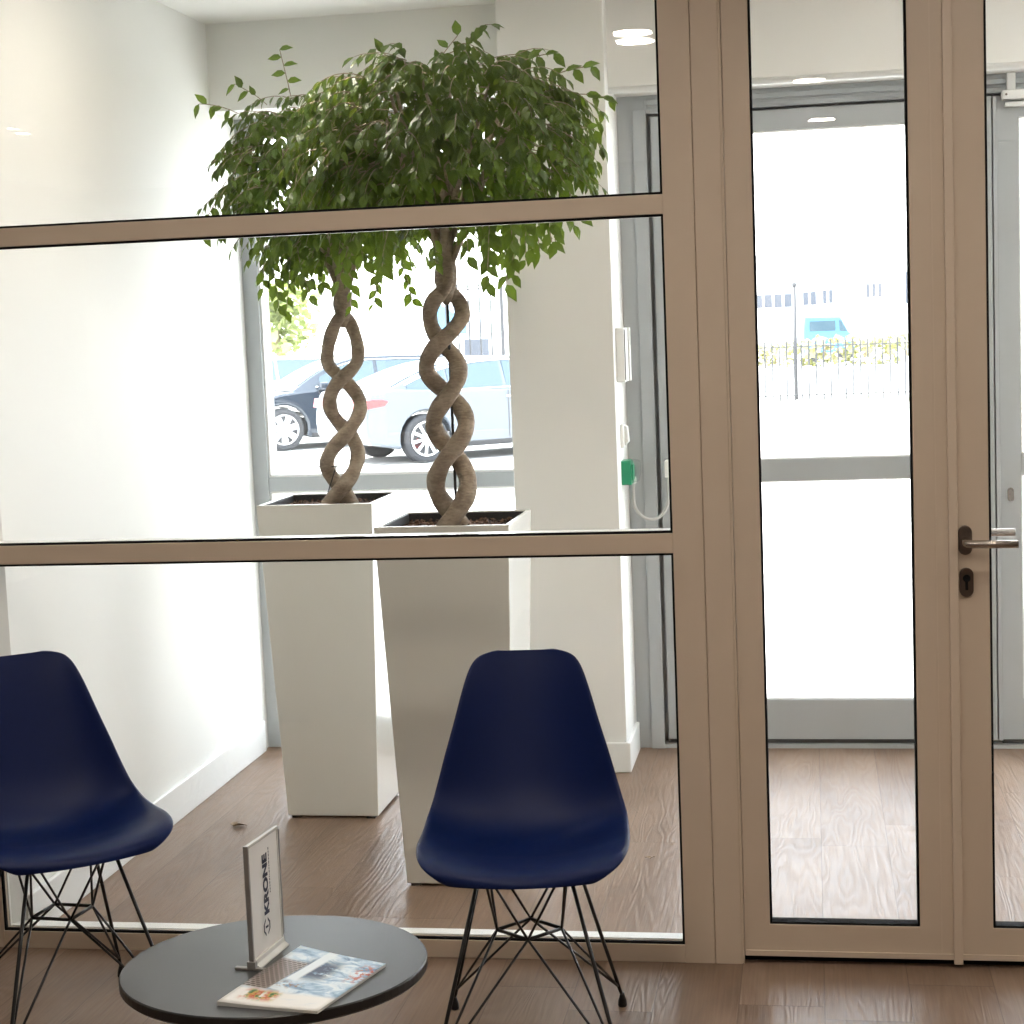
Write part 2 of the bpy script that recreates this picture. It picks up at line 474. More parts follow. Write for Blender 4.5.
def leaf_frame(name, x0, x1, wl, wr, zt, gx0, gx1):
    d = empty(name, (0, 0, 0), kind=S)
    f = MB(); f.frame(x0, x1, .018, zt, .008, .043, wl, wr, .080, .08)
    f.build('frame', M['taupe'], d, bevel=.002)
    MB().box(x0 + .002, x1 - .002, .003, .008, .020, .034).build('drip_strip', M['taupe_edge'], d, bevel=.001)
    MB().box(x0 - .003, x1 + .003, .03, .045, .001, .02).build('bottom_seal', M['gasket'], d)
    g = MB(); g.frame(gx0, gx1, .0981, zt - .08, .010, .0435, .005, .005, .005, .005)
    g.build('gasket', M['gasket'], d)
    MB().box(gx0 + .004, gx1 - .004, .018, .038, .102, zt - .084).build('pane', M['glass'], d)
    return d
ZT = 2.56
d1 = leaf_frame('door_1', -.187, .3145, .0617, .088, ZT, -.1253, .2265)
MB().box(.3035, .3245, -.001, .0105, .010, ZT).build('cover_strip', M['taupe_edge'], d1, bevel=.0015)
MB().box(.275, .278, .0065, .0085, .03, ZT - .01).build('stile_strip', M['taupe_edge'], d1)  # thin raised strip on the stile face
d2 = leaf_frame('door_2', .3150, 1.31, .0798, .0693, ZT, .3948, 1.2407)
struct(MB().box(-.188, 1.33, .004, FD, ZT + .004, ZC).box(1.312, 1.42, .004, FD, 0, ZC), 'trim_4', M['taupe'])
# handles on door_2
def obround(cx, cz, w, h, n=10):
    r = w / 2; pts = []
    for k in range(n + 1):
        a = PI * k / n; pts.append((cx + r * math.cos(a), cz + h / 2 - r + r * math.sin(a)))
    for k in range(n + 1):
        a = PI + PI * k / n; pts.append((cx + r * math.cos(a), cz - h / 2 + r + r * math.sin(a)))
    return pts
hd = MB(); hd.prism(obround(.3405, 1.020, .031, .068), -.002, .009)
hp = hd.build('handle', M['steel_plate'], d2, bevel=.0015)
tag(hp, 'bronze coloured lever handle with long plate')
lv = MB(); lv.tube([(.3405, -.001, 1.0185), (.3405, -.040, 1.0185), (.3435, -.049, 1.0180), (.352, -.054, 1.0175), (.40, -.056, 1.017), (.452, -.056, 1.0165)], .0095, 14)
lv.build('lever', M['steel'], hp, smooth=True)
l2 = MB(); l2.tube([(.35, .040, 1.0205), (.35, FD + .05, 1.0205), (.362, FD + .060, 1.0205), (.466, FD + .060, 1.0205)], .0095, 14)
l2.build('lever', M['steel'], hp, smooth=True)
kh = MB(); kh.prism(obround(.3425, .922, .031, .068), -.001, .009)
ke = kh.build('key_plate', M['steel_plate'], d2, bevel=.0015)
kc = MB(); kc.lathe([(.0001, -.006), (.0075, -.006), (.0085, -.004), (.0085, 0)], 16, (.3425, 0, .932), axis='y'); kc.box(.3395, .3455, -.004, 0, .905, .928)
kc.build('key_cylinder', M['gasket'], ke, smooth=False)

# ------------------------------------------------------------------ outer facade
w1 = empty('window_1', (0, 0, 0), kind=S)
MB().frame(XL, PX0, 0, 2.34, YW, YW + .07, .058, .05, .09, .06).build('frame', M['grey_alu'], w1, bevel=.002)
MB().box(XL + .058, PX0 - .05, YW + .004, YW + .066, .972, 1.025).build('transom', M['grey_alu'], w1, bevel=.002)
for z0, z1 in ((.09, .972), (1.025, 2.28)):
    MB().frame(XL + .058, PX0 - .05, z0, z1, YW + .012, YW + .05, .008, .008, .009, .009).build('glazing_bead', M['white_plastic'], w1, bevel=.001)
    MB().box(XL + .062, PX0 - .056, YW + .022, YW + .046, z0 + .006, z1 - .006).build('pane', M['glass'], w1)
struct(MB().box(PX0, PX1, 2.30, 2.40, 0, ZC), 'wall_outer_pillar', M['ext_wall'])

fr = MB()
fr.box(PX1, -.560, YW, YW + .08, 0, 2.34)                       # left jamb
fr.box(-.600, -.553, YW - .012, YW, 0, 2.285)
fr.box(-.548, 1.72, YW, YW + .08, 2.272, 2.34)                  # header
fr.box(-.56, -.548, YW, YW + .08, 2.272, 2.34)
fr.box(-.553, 1.70, YW - .012, YW, 2.300, 2.318)
fr.box(-.553, 1.70, YW - .006, YW, 2.278, 2.290)
fr.box(1.64, 1.75, YW, YW + .08, 0, 2.34)
fr.box(-.560, -.500, YW + .063, YW + .08, 0, 2.34).box(1.60, 1.64, YW + .063, YW + .08, 0, 2.34).box(-.5, 1.6, YW + .063, YW + .08, 2.235, 2.272)
struct(fr, 'trim_5', M['grey_alu'], bevel=.0015)
struct(MB().box(-.56, 1.64, YW - .005, YW + .09, 0, .014).box(-.56, 1.64, YW + .063, YW + .08, .014, .04), 'trim_6', M['grey_alu'])

def outer_leaf(name, x0, x1):
    d = empty(name, (0, 0, 0), kind=S)
    MB().frame(x0, x1, .030, 2.262, YW + .008, YW + .062, .072, .072, .146, .072).build('frame', M['grey_alu'], d, bevel=.0025)
    MB().box(x0 + .072, x1 - .072, YW + .010, YW + .060, .967, 1.043).build('mid_rail', M['grey_alu'], d, bevel=.002)
    for z0, z1 in ((.176, .967), (1.043, 2.190)):
        MB().frame(x0 + .072, x1 - .072, z0, z1, YW + .014, YW + .054, .005, .005, .005, .005).build('glazing_bead', M['white_plastic'], d)
        MB().box(x0 + .074, x1 - .074, YW + .024, YW + .046, z0 + .002, z1 - .002).build('pane', M['glass'], d)
    MB().box(x0, x1, YW + .012, YW + .055, .016, .030).build('bottom_seal', M['grey_dark'], d)
    return d
d3 = outer_leaf('door_3', -.540, .572)
ast = MB(); ast.box(.590, .622, YW - .004, YW + .06, .03, 2.262).box(.626, .640, YW - .008, YW + .06, .03, 2.262).box(.574, .590, YW + .004, YW + .06, .03, 2.262).box(.540, .675, YW + .063, YW + .075, .03, 2.234)
ast.build('meeting_strip', M['grey_alu'], d3, bevel=.0015)
d4 = outer_leaf('door_4', .640, 1.636)
cl = MB(); cl.box(.655, .76, YW - .045, YW + .01, 2.245, 2.275)
clo = cl.build('door_closer', M['white_plastic'], d4, bevel=.003)
MB().box(.672, .700, YW - .028, YW - .005, 2.275, 2.335).box(.665, .76, YW - .03, YW + .006, 2.222, 2.236).build('closer_bracket', M['white_plastic'], clo, bevel=.002)
MB().lathe([(.0001, -.047), (.004, -.047), (.004, -.044)], 10, (.667, YW, 2.26), axis='y').lathe([(.0001, -.047), (.004, -.047), (.004, -.044)], 10, (.735, YW, 2.26), axis='y').build('screw', M['steel_plate'], clo)
lk = MB(); lk.prism(obround(.675, .900, .022, .05), YW + .002, YW + .009)
lk.build('key_plate', M['steel'], d4, bevel=.001)
struct(MB().box(XL - 3, XL - .0, 2.35, 2.45, -.5, 3.2).box(VX1, VX1 + 4, 2.35, 2.45, -.5, 3.2).box(XL - 3, VX1 + 4, 2.35, 2.45, 2.84, 3.4), 'wall_outer', M['ext_wall'])

# ------------------------------------------------------------------ devices on the pillar
ip = empty('wall_panel', (PX1, 1.93, 1.44), label='slim tall white wall panel with dark line, highest on the white pillar side', cat='wall panel')
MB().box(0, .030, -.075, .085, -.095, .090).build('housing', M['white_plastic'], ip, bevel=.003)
MB().box(.0295, .0325, -.071, -.067, -.088, .084).build('dark_line', M['grey_dark'], ip)  # thin dark strip down one edge of the housing
MB().box(.030, .036, .045, .085, -.095, .090).build('front_strip', M['white_plastic'], ip, bevel=.002)
MB().box(.0355, .0375, .055, .073, .030, .080).build('grille', M['grey_plastic'], ip)
sw = empty('wall_switch', (PX1, 1.95, 1.157), label='small white wall switch just above the green emergency box', cat='switch')
MB().box(0, .012, -.040, .040, -.040, .040).build('back_plate', M['white_plastic'], sw, bevel=.002)
rk = MB(); rk.prism([(.012, -.036), (.026, -.022), (.022, .03), (.012, .036)], -.012, .034, 'y')
rk.build('rocker', M['white_plastic'], sw, bevel=.002)
gb = empty('emergency_call_point', (PX1, 1.955, 1.027), label='green emergency door release box on the white pillar', cat='call point')
MB().box(-.002, .034, -.045, .035, -.040, .044).build('housing', M['green'], gb, bevel=.003)
MB().box(.034, .039, -.032, .022, -.026, .030).build('front_plate', M['green'], gb, bevel=.002)
cc = MB(); cc.prism([(.034, -.034), (.056, -.030), (.062, .0), (.060, .040), (.034, .046)], -.030, .036, 'y')
cc.build('clear_cover', M['clear_cover'], gb, bevel=.002)
cb = empty('door_cable', (-.615, 2.06, .97), label='grey flexible cable looping from green box to the entrance door', cat='cable')
pts = [(-.625, 2.03, .99), (-.628, 2.03, .96)]
for k in range(25):
    a = PI + PI * k / 24
    pts.append((-.568 + .060 * math.cos(a), 2.03 + .04 * k / 24, .925 + .075 * math.sin(a)))
pts += [(-.507, 2.075, .98), (-.507, 2.085, 1.03)]
pts = [(x + .615, y - 2.06, z - .97) for x, y, z in pts]
MB().tube(pts, .0055, 10).build('cable', M['grey_plastic'], cb, smooth=True)
MB().box(.096, .124, .005, .075, .025, .085).build('plug', M['white_plastic'], cb, bevel=.003)
MB().box(-.020, -.002, -.04, -.02, .012, .035).build('plug', M['white_plastic'], cb, bevel=.002)

# ------------------------------------------------------------------ shell chairs
def catmull(ps, n):
    out = []
    m = len(ps)
    for k in range(m - 1):
        p0, p1, p2, p3 = ps[max(0, k - 1)], ps[k], ps[k + 1], ps[min(m - 1, k + 2)]
        for j in range(n):
            t = j / n
            out.append(tuple(.5 * ((2 * b_) + (c_ - a_) * t + (2 * a_ - 5 * b_ + 4 * c_ - d_) * t * t + (3 * b_ - a_ - 3 * c_ + d_) * t ** 3) for a_, b_, c_, d_ in zip(p0, p1, p2, p3)))
    out.append(tuple(ps[-1]))
    return out

def chair_shell(mb):
    #        y     z     w     curl
    P = [(-.262, .444, .150, .004), (-.258, .455, .178, .006), (-.243, .463, .202, .012), (-.200, .466, .218, .022), (-.12, .456, .2255, .036), (-.04, .440, .2262, .048),
         (.04, .432, .2245, .058), (.105, .440, .2215, .064), (.150, .472, .2165, .062), (.180, .523, .206, .056), (.203, .592, .188, .050), (.224, .665, .166, .043),
         (.243, .735, .146, .034), (.257, .783, .129, .024), (.265, .808, .111, .016), (.2685, .819, .087, .010), (.270, .8235, .062, .006)]
    prof = catmull(P, 4)
    n = len(prof); U = 20
    vs = []
    for k, (y, z, w, c) in enumerate(prof):
        a = prof[max(0, k - 1)]; b_ = prof[min(n - 1, k + 1)]
        ty, tz = b_[0] - a[0], b_[1] - a[1]
        L = math.hypot(ty, tz) or 1
        ny, nz = -tz / L, ty / L           # up over the seat, forward on the back
        for j in range(U + 1):
            u = -1 + 2 * j / U
            s = c * abs(u) ** 2.3
            # front lip dips towards the corners, top edge is slightly bowed
            bow = .034 * u * u * max(0.0, min(1.0, (-.10 - y) / .16)) ** 1.5
            vs.append((w * u * (1 - .02 * u * u), y + ny * s + bow, z + nz * s))
    fs = []
    for k in range(n - 1):
        for j in range(U):
            fs.append((k * (U + 1) + j, k * (U + 1) + j + 1, (k + 1) * (U + 1) + j + 1, (k + 1) * (U + 1) + j))
    return mb.add(vs, fs)

def make_chair():
    root = empty('shell_chair', (0, 0, 0))
    seat = chair_shell(MB()).build('seat_shell', M['navy'], root, smooth=True, solid=.0075, subsurf=1)
    mount = {}
    foot = {}
    for sx in (-1, 1):
        mount[(sx, -1)] = Vector((sx * .088, -.105, .446)); mount[(sx, 1)] = Vector((sx * .092, .070, .430))
        foot[(sx, -1)] = Vector((sx * .198, -.235, .022)); foot[(sx, 1)] = Vector((sx * .192, .238, .022))
    ring = {'l': Vector((-.069, .0, .270)), 'r': Vector((.069, .0, .270)), 'f': Vector((0, -.066, .270)), 'b': Vector((0, .066, .270))}
    for key in ((-1, -1), (1, -1), (-1, 1), (1, 1)):
        p, q = mount[key], foot[key]
        lg = MB().tube([p + Vector((0, 0, .004)), p.lerp(q, .5), q + (p - q).normalized() * .02, q + Vector((0, 0, .004))], .0043, 8).build('leg', M['black_wire'], root, smooth=True)
        MB().lathe([(.0001, 0), (.0095, 0), (.0105, .004), (.0095, .014), (.0065, .024), (.0045, .032)], 12, (q.x, q.y, 0)).build('foot_glide', M['black_wire'], lg, smooth=True)
    br = MB()
    order = [ring['l'], ring['f'], ring['r'], ring['b']]
    for k in range(4): br.tube([order[k], order[(k + 1) % 4]], .0040, 8)
    adj = {'l': [(-1, -1), (-1, 1)], 'r': [(1, -1), (1, 1)], 'f': [(-1, -1), (1, -1)], 'b': [(-1, 1), (1, 1)]}
    for c, ks in adj.items():
        for key in ks:
            br.tube([ring[c], mount[key]], .0029, 6)
            f = foot[key]; p = mount[key]
            br.tube([ring[c], f + (p - f) * .07], .0029, 6)
    br.build('wire_brace', M['black_wire'], root, smooth=True)
    for key, p in mount.items():
        MB().lathe([(.0001, -.006), (.016, -.006), (.018, .004), (.014, .012)], 14, (p.x, p.y, p.z - .002)).build('seat_mount', M['black_wire'], root)
    return root
ch = make_chair()
ch.location = (-.618, -.537, 0); ch.rotation_euler = (0, 0, math.radians(6.5))
tag(ch, 'navy plastic shell chair on black wire legs, facing front beside the round table', 'chair', 'navy shell chairs by the glass partition')
ch2 = copy_tree(ch)
ch2.location = (-1.70, -.485, 0); ch2.rotation_euler = (0, 0, math.radians(39))
tag(ch2, 'navy plastic shell chair on black wire legs, turned sideways behind the round table', 'chair', 'navy shell chairs by the glass partition')

# ------------------------------------------------------------------ round table
TZ = .45
tb = empty('side_table', (-.956, -1.2336, 0), label='round dark grey side table with black edge holding sign and magazine', cat='table')
t = MB(); t.lathe([(.0001, TZ - .021), (.985, TZ - .021), (1., TZ - .017), (1., TZ - .0025), (.992, TZ)], 96, (0, 0, 0), .2699, .2473, math.radians(195))
for i, f in enumerate(t.f): t.m[i] = 1
to = t.build('table_top', [M['table_top'], M['table_edge']], tb)
for p in to.data.polygons:
    if p.normal.z > .9: p.material_index = 0
MB().lathe([(.026, .012), (.026, TZ - .034), (.07, TZ - .028), (.09, TZ - .021)], 28).build('column', M['table_edge'], tb, smooth=False)
MB().lathe([(.0001, 0), (.19, 0), (.195, .004), (.19, .009), (.05, .014), (.026, .018)], 48).build('foot_plate', M['table_edge'], tb)

# ------------------------------------------------------------------ sign holder
sd = Vector((.119, .993, 0)).normalized()
ang = math.atan2(sd.y, sd.x)
sg = empty('sign_holder', (-.984, -1.271, TZ), ang, label='upright acrylic table sign with navy lettering reading KRONE', cat='sign')
SW, SH, SB = .128, .214, .008       # width along local x, height, lift
MB().box(.003, SW - .003, -.0012, .0012, SB + .004, SB + SH - .004).build('insert_card', M['paper'], sg)
MB().frame(.0, SW, SB, SB + SH, -.0032, .0032, .0045, .0045, .0075, .006).build('clear_frame', M['acrylic'], sg, bevel=.001)
for e in (MB().box(-.0035, .0015, -.0045, .0045, SB - .002, SB + SH), MB().box(SW - .0015, SW + .0030, -.0042, .0042, SB + .012, SB + SH - .006)):
    e.build('edge_profile', M['frame_grey'], sg, bevel=.0008)
bs = MB(); bs.prism([(-.0140, 0), (.014, 0), (.0135, .003), (.006, .008), (.005, .016), (-.005, .016), (-.006, .008), (-.0135, .003)], .004, SW - .002, 'x')
bs.build('base', M['acrylic'], sg, bevel=.0008)
MB().box(-.006, .004, -.036, .032, 0, .0045).box(-.006, .004, -.008, .008, 0, .016).build('foot_bar', M['frame_grey'], sg, bevel=.001)

def text_mesh(body, size_len, size_h, bold):
    cu = bpy.data.curves.new('lettering', 'FONT'); cu.body = body; cu.size = 1.0; cu.offset = bold; cu.extrude = .0; cu.resolution_u = 3
    ob = bpy.data.objects.new('lettering', cu); COL.objects.link(ob)
    dg = bpy.context.evaluated_depsgraph_get(); dg.update()
    me = bpy.data.meshes.new_from_object(ob.evaluated_get(dg))
    vs = [v.co.copy() for v in me.vertices]; fs = [tuple(p.vertices) for p in me.polygons]
    bpy.data.objects.remove(ob); bpy.data.curves.remove(cu); bpy.data.meshes.remove(me)
    x0 = min(v.x for v in vs); x1 = max(v.x for v in vs); y0 = min(v.y for v in vs); y1 = max(v.y for v in vs)
    return [((v.x - x0) / (x1 - x0) * size_len, (v.y - y0) / (y1 - y0) * size_h) for v in vs], fs
ink = MB()
YI = -.0017          # just proud of the card, on the side facing +x world (local -y)
def place(p2, fs, s_base, t0):
    # text runs upward: text x -> up, text y -> towards smaller s
    ink.add([(s_base - py, YI, SB + t0 + px) for px, py in p2], fs)
p2, fs = text_mesh('KRONE', .110, .0215, .055)
place(p2, fs, .0780, .070)
# unreadably small line of print beside the name
rx = random.Random(3); tt = .104
while tt < .186:
    L = rx.uniform(.0022, .006)
    ink.add([(.0835, YI, SB + tt), (.0865, YI, SB + tt), (.0865, YI, SB + tt + L), (.0835, YI, SB + tt + L)], [(0, 1, 2, 3)])
    tt += L + .0016
# emblem: two brackets round a short bar
def emb(pts): ink.add([(.0640 + a, YI, SB + .048 + c) for a, c in pts], [tuple(range(len(pts)))])
emb([(-.0135, -.006), (-.0135, .006), (-.004, .0165), (-.004, .0115), (-.0095, .005), (-.0095, -.005), (-.004, -.0115), (-.004, -.0165)])
emb([(.0135, .006), (.0135, -.006), (.004, -.0165), (.004, -.0115), (.0095, -.005), (.0095, .005), (.004, .0115), (.004, .0165)])
emb([(-.0055, -.002), (.0062, -.002), (.0062, .002), (-.0055, .002)])
ink.build('lettering', M['ink'], sg)

# ------------------------------------------------------------------ magazine
mg = empty('magazine', (-.992, -1.434, TZ), label='glossy magazine with blue and white cover picture lying on the round table', cat='magazine')
A, B, Cc, Dd = Vector((0, 0, 0)), Vector((.178, -.022, 0)), Vector((.240, .192, 0)), Vector((.066, .262, 0))
def mag_grid(zf, z0, nu=18, nv=20, sh=0.0):
    vs = []; uvs = []
    for j in range(nv + 1):
        for i in range(nu + 1):
            u, v = i / nu, j / nv
            p = (A.lerp(B, u)).lerp(Dd.lerp(Cc, u), v)
            p = p + (Vector((.0, .0, 0)) if not sh else (B - A).normalized() * (-sh * (1 - u)))
            # folds up softly towards the spine
            vs.append((p.x, p.y, z0 + zf(u, v))); uvs.append((u, v))
    fs = [(j * (nu + 1) + i, j * (nu + 1) + i + 1, (j + 1) * (nu + 1) + i + 1, (j + 1) * (nu + 1) + i) for j in range(nv) for i in range(nu)]
    return vs, fs, uvs
lift = lambda u, v: .0045 + .008 * max(0, .55 - u) ** 1.5 * (1 + .3 * math.sin(3 * v)) + .003 * max(0, v - .7)
vs, fs, uvs = mag_grid(lift, .0)
mb = MB().add(vs, fs)
co = mb.build('cover', M['cover'], mg, smooth=True)
uvl = co.data.uv_layers.new(name='UVMap')
for lp in co.data.loops: uvl.data[lp.index].uv = uvs[lp.vertex_index]
sm_ = co.modifiers.new('solid', 'SOLIDIFY'); sm_.thickness = .0006; sm_.offset = 1
vs1, fs1, _ = mag_grid(lambda u, v: lift(u, v) - .0002, 0); vs0, fs0, _ = mag_grid(lambda u, v: .0003, 0)
nu, nv = 18, 20; N = len(vs1)
pg = MB(); allf = list(fs1) + [tuple(i + N for i in reversed(f)) for f in fs0]
rim = [i for i in range(nu + 1)] + [j * (nu + 1) + nu for j in range(1, nv + 1)] + [nv * (nu + 1) + i for i in range(nu - 1, -1, -1)] + [j * (nu + 1) for j in range(nv - 1, 0, -1)]
for a, b2 in zip(rim, rim[1:] + rim[:1]): allf.append((a, a + N, b2 + N, b2))
pg.add(vs1 + vs0, allf); pg.build('pages', M['pages'], mg)

# ------------------------------------------------------------------ potted twisted ficus
def make_planter(root, name_lip=True):
    h = 1.02; bw, tw = .150, .188; th = .012; dz = .030
    def sq(w, z): return [(-w, -w, z), (w, -w, z), (w, w, z), (-w, w, z)]
    p = MB()
    rings = [sq(bw, .008), sq(bw + (tw - bw) * .5, h * .5), sq(tw, h), sq(tw - th, h), sq(tw - th - .002, h - .06), sq(tw - th - .02, h - .08)]
    vs = [v for r in rings for v in r]; fs = [(3, 2, 1, 0)]
    for k in range(len(rings) - 1):
        for j in range(4):
            j2 = (j + 1) % 4; fs.append((k * 4 + j, k * 4 + j2, k * 4 + 4 + j2, k * 4 + 4 + j))
    p.add(vs, fs); o = p.build('planter', M['planter'], root, bevel=.003)
    for sx in (-1, 1):
        for sy in (-1, 1): MB().box(sx * (bw - .04), sx * (bw - .012), sy * (bw - .04), sy * (bw - .004), 0, .009).build('foot', M['planter_in'], o)
    ln = MB(); r2 = [sq(tw - th - .0005, h - .004), sq(tw - th - .005, h - .004), sq(tw - th - .008, h - .07)]
    vs = [v for r in r2 for v in r]; fs = []
    for k in range(2):
        for j in range(4):
            j2 = (j + 1) % 4; fs.append((k * 4 + j, k * 4 + j2, k * 4 + 4 + j2, k * 4 + 4 + j))
    ln.add(vs, fs).build('liner', M['planter_in'], o)
    # bark chips: bumpy bed plus loose chips in one mesh
    s = MB(); n = 22; w = tw - th - .009; rr = random.Random(5)
    vs = [(-w + 2 * w * i / n, -w + 2 * w * j / n, h - .030 + rr.uniform(-.005, .006)) for j in range(n + 1) for i in range(n + 1)]
    fs = [(j * (n + 1) + i, j * (n + 1) + i + 1, (j + 1) * (n + 1) + i + 1, (j + 1) * (n + 1) + i) for j in range(n) for i in range(n)]
    s.add(vs, fs)
    for _ in range(260):
        x, y = rr.uniform(-w + .012, w - .012), rr.uniform(-w + .012, w - .012); r = rr.uniform(.005, .011); z = h - .026 + rr.uniform(0, .006); a = rr.uniform(0, PI)
        ca, sa = math.cos(a) * r, math.sin(a) * r
        s.add([(x - ca, y - sa, z), (x + sa * .6, y - ca * .6, z + .003), (x + ca, y + sa, z + .002), (x - sa * .6, y + ca * .6, z - .002), (x, y, z + r * .7), (x, y, z - r * .5)],
              [(0, 1, 4), (1, 2, 4), (2, 3, 4), (3, 0, 4), (1, 0, 5), (2, 1, 5), (3, 2, 5), (0, 3, 5)])
    s.build('bark_chips', M['soil'], root)

LEAF = [(0, 0, 0), (.0, .30, .018), (.0, .66, .0), (.0, 1.0, -.10), (.235, .22, .06), (.265, .52, .05), (.10, .82, -.03), (-.235, .22, .06), (-.265, .52, .05), (-.10, .82, -.03)]
LEAF_F = [(0, 4, 1), (1, 4, 5, 2), (2, 5, 6), (2, 6, 3), (0, 1, 7), (1, 2, 8, 7), (2, 9, 8), (2, 3, 9)]
def add_leaf(mb, p, d, nrm, size, wid=1.0):
    d = d.normalized(); s = d.cross(nrm)
    if s.length < 1e-4: s = d.orthogonal()
    s.normalize(); n = s.cross(d)
    mb.add([p + s * (x * size * wid) + d * (y * size) + n * (z * size) for x, y, z in LEAF], LEAF_F)

def make_tree(root, zs, cx, amp, merge_z, centre, rad, seed, rs, stake, droop_dirs, ntwig, squeeze):
    """zs: heights of the crossings; cx: [(z, x)] centre line of the plait"""
    rr = random.Random(seed)
    def interp(tab, z):
        if z <= tab[0][0]: return tab[0][1]
        for (a, va), (b_, vb) in zip(tab, tab[1:]):
            if z <= b_:
                return va + (vb - va) * (z - a) / (b_ - a)
        return tab[-1][1]
    th_tab = [(z, k * PI) for k, z in enumerate(zs)]
    if len(zs) == 4: th_tab.insert(3, (1.462, 2.5 * PI))
    top = zs[-1]
    for s in range(2):
        pts = []; rad_l = []
        z = .975
        steps = 96
        for k in range(steps + 1):
            z = .965 + (top + .06 - .965) * k / steps
            th = interp(th_tab, z) if z >= zs[0] else -(zs[0] - z) / (zs[1] - zs[0]) * PI
            th += s * PI
            sq_ = squeeze(z)
            x = interp(cx, z) + amp * math.sin(th) * sq_
            y = -.033 * math.cos(th) * (1 if z < top - .02 else .5)
            if z > top: # strands fuse
                x = interp(cx, z) + (.012 if s == 0 else -.012) * min(1, (z - top) / .03)
            pts.append((x, y, z))
            f = (z - .965) / (top - .965)
            rad_l.append((1 - .55 * max(0.0, z - top) / .06) * rs * (1.08 - .22 * f) * (1 + .05 * math.sin(k * .55 + s * 2) + rr.uniform(-.03, .03)))
        MB().tube(pts, rad_l, 12, shape=lambda k, j: 1 + .035 * math.sin(j * 2.1 + k * .37)).build('trunk', M['bark'], root, smooth=True, subsurf=1)
    cxt = interp(cx, top)
    neck = MB()
    neck.tube([(cxt, 0, top - .045), (cxt, 0, top - .02), (cxt, 0, top + .02), (cxt + .002, 0, top + .05), (cxt + .004, 0, top + .10), (cxt + .002, .004, top + .20)], [rs * .3, rs * .8, rs * 1.25, rs * 1.2, rs * .9, rs * .6], 14)
    br = neck
    tips = []
    c = Vector(centre); R = Vector(rad)
    for k in range(15):
        a = 2 * PI * k / 15 + rr.uniform(-.25, .25)
        el = rr.uniform(.05, 1.2)
        tip = c + Vector((R.x * .72 * math.cos(a) * math.cos(el * .8), R.y * .72 * math.sin(a) * math.cos(el * .8), R.z * (.85 * math.sin(el) - .15)))
        st = Vector((cxt, 0, top + rr.uniform(.0, .14)))
        mid = st.lerp(tip, .45) + Vector((rr.uniform(-.02, .02), rr.uniform(-.02, .02), .06))
        path = [st.lerp(mid, t_ / 4) if t_ < 4 else mid.lerp(tip, (t_ - 4) / 4) for t_ in range(9)]
        path = [p + Vector((rr.uniform(-.006, .006),) * 3) for p in path]
        br.tube(path, [.011 * (1 - .085 * i) for i in range(9)], 6)
    fol = MB()
    for k in range(ntwig):
        # a twig starts inside the crown and droops outwards
        while True:
            v = Vector((rr.uniform(-1, 1), rr.uniform(-1, 1), rr.uniform(-1, 1)))
            if .30 < v.length < 1: break
        q = v.length ** .5
        v = v.normalized() * q
        if v.z < 0: v.z *= .92
        p0 = c + Vector((v.x * R.x * .84, v.y * R.y * .84, v.z * R.z * .80))
        out = Vector((v.x, v.y, 0)); out = out.normalized() if out.length > .01 else Vector((1, 0, 0))
        L = rr.uniform(.09, .17)
        up = .55 * max(0, v.z) + rr.uniform(-.25, .3)
        d = (out + Vector((rr.uniform(-.5, .5), rr.uniform(-.5, .5), up))).normalized()
        pts = [p0]
        for i in range(6):
            d = (d + Vector((0, 0, -.20))).normalized()
            pts.append(pts[-1] + d * (L / 6))
        br.tube(pts, [.0022 - .00022 * i for i in range(7)], 3, caps=False)
        for i in range(1, 7):
            for rep in range(2 if i in (2, 4) else 1):
                side = d.cross(Vector((0, 0, 1))).normalized() * (1 if (i + rep) % 2 else -1)
                ld = (d * .55 + side * rr.uniform(.35, .9) + Vector((0, 0, -rr.uniform(.15, .85)))).normalized()
                n_ = (Vector((0, 0, 1)) + out * .5 + Vector((rr.uniform(-.5, .5), rr.uniform(-.5, .5), 0))).normalized()
                add_leaf(fol, pts[i], ld, n_, rr.uniform(.032, .054), rr.uniform(.72, .98))
        ld = d; add_leaf(fol, pts[-1], (d + Vector((0, 0, -.3))), Vector((0, 0, 1)) + out * .4, rr.uniform(.036, .052))
    # long hanging or rising shoots
    for (st, dr, L) in droop_dirs:
        p = Vector(st); d = Vector(dr).normalized(); pts = [p.copy()]
        n = max(5, int(L / .022))
        for i in range(n):
            d = (d + Vector((rr.uniform(-.1, .1), rr.uniform(-.1, .1), -.07))).normalized()
            p = p + d * (L / n); pts.append(p.copy())
        br.tube(pts, .0017, 3, caps=False)
        for i in range(1, n + 1):
            side = d.cross(Vector((0, 1, .2))).normalized() * (1 if i % 2 else -1)
            ld = d * .5 + side * rr.uniform(.3, .8) + Vector((0, 0, -rr.uniform(.2, .7)))
            add_leaf(fol, pts[i], ld, Vector((rr.uniform(-.5, .5), -1 + rr.uniform(-.4, .4), .7)), rr.uniform(.036, .056))
    br.build('branches', M['bark'], root, smooth=True)
    fo = fol.build('foliage', M['leaf'], root)
    fo['kind'] = 'stuff'
    if stake:
        MB().tube([(stake, .012, .96), (stake, .012, 1.80)], .0042, 8).build('support_stake', M['black_wire'], root, smooth=True)
    else:
        tw = MB(); tw.tube([(-.065, -.01, 1.127), (.0, -.012, 1.122), (.055, -.012, 1.126)], .0018, 5); tw.tube([(-.02, .0, 1.00), (.012, -.005, 1.08), (.045, .0, 1.17)], .0018, 5)
        tw.build('tie_wire', M['black_wire'], root)

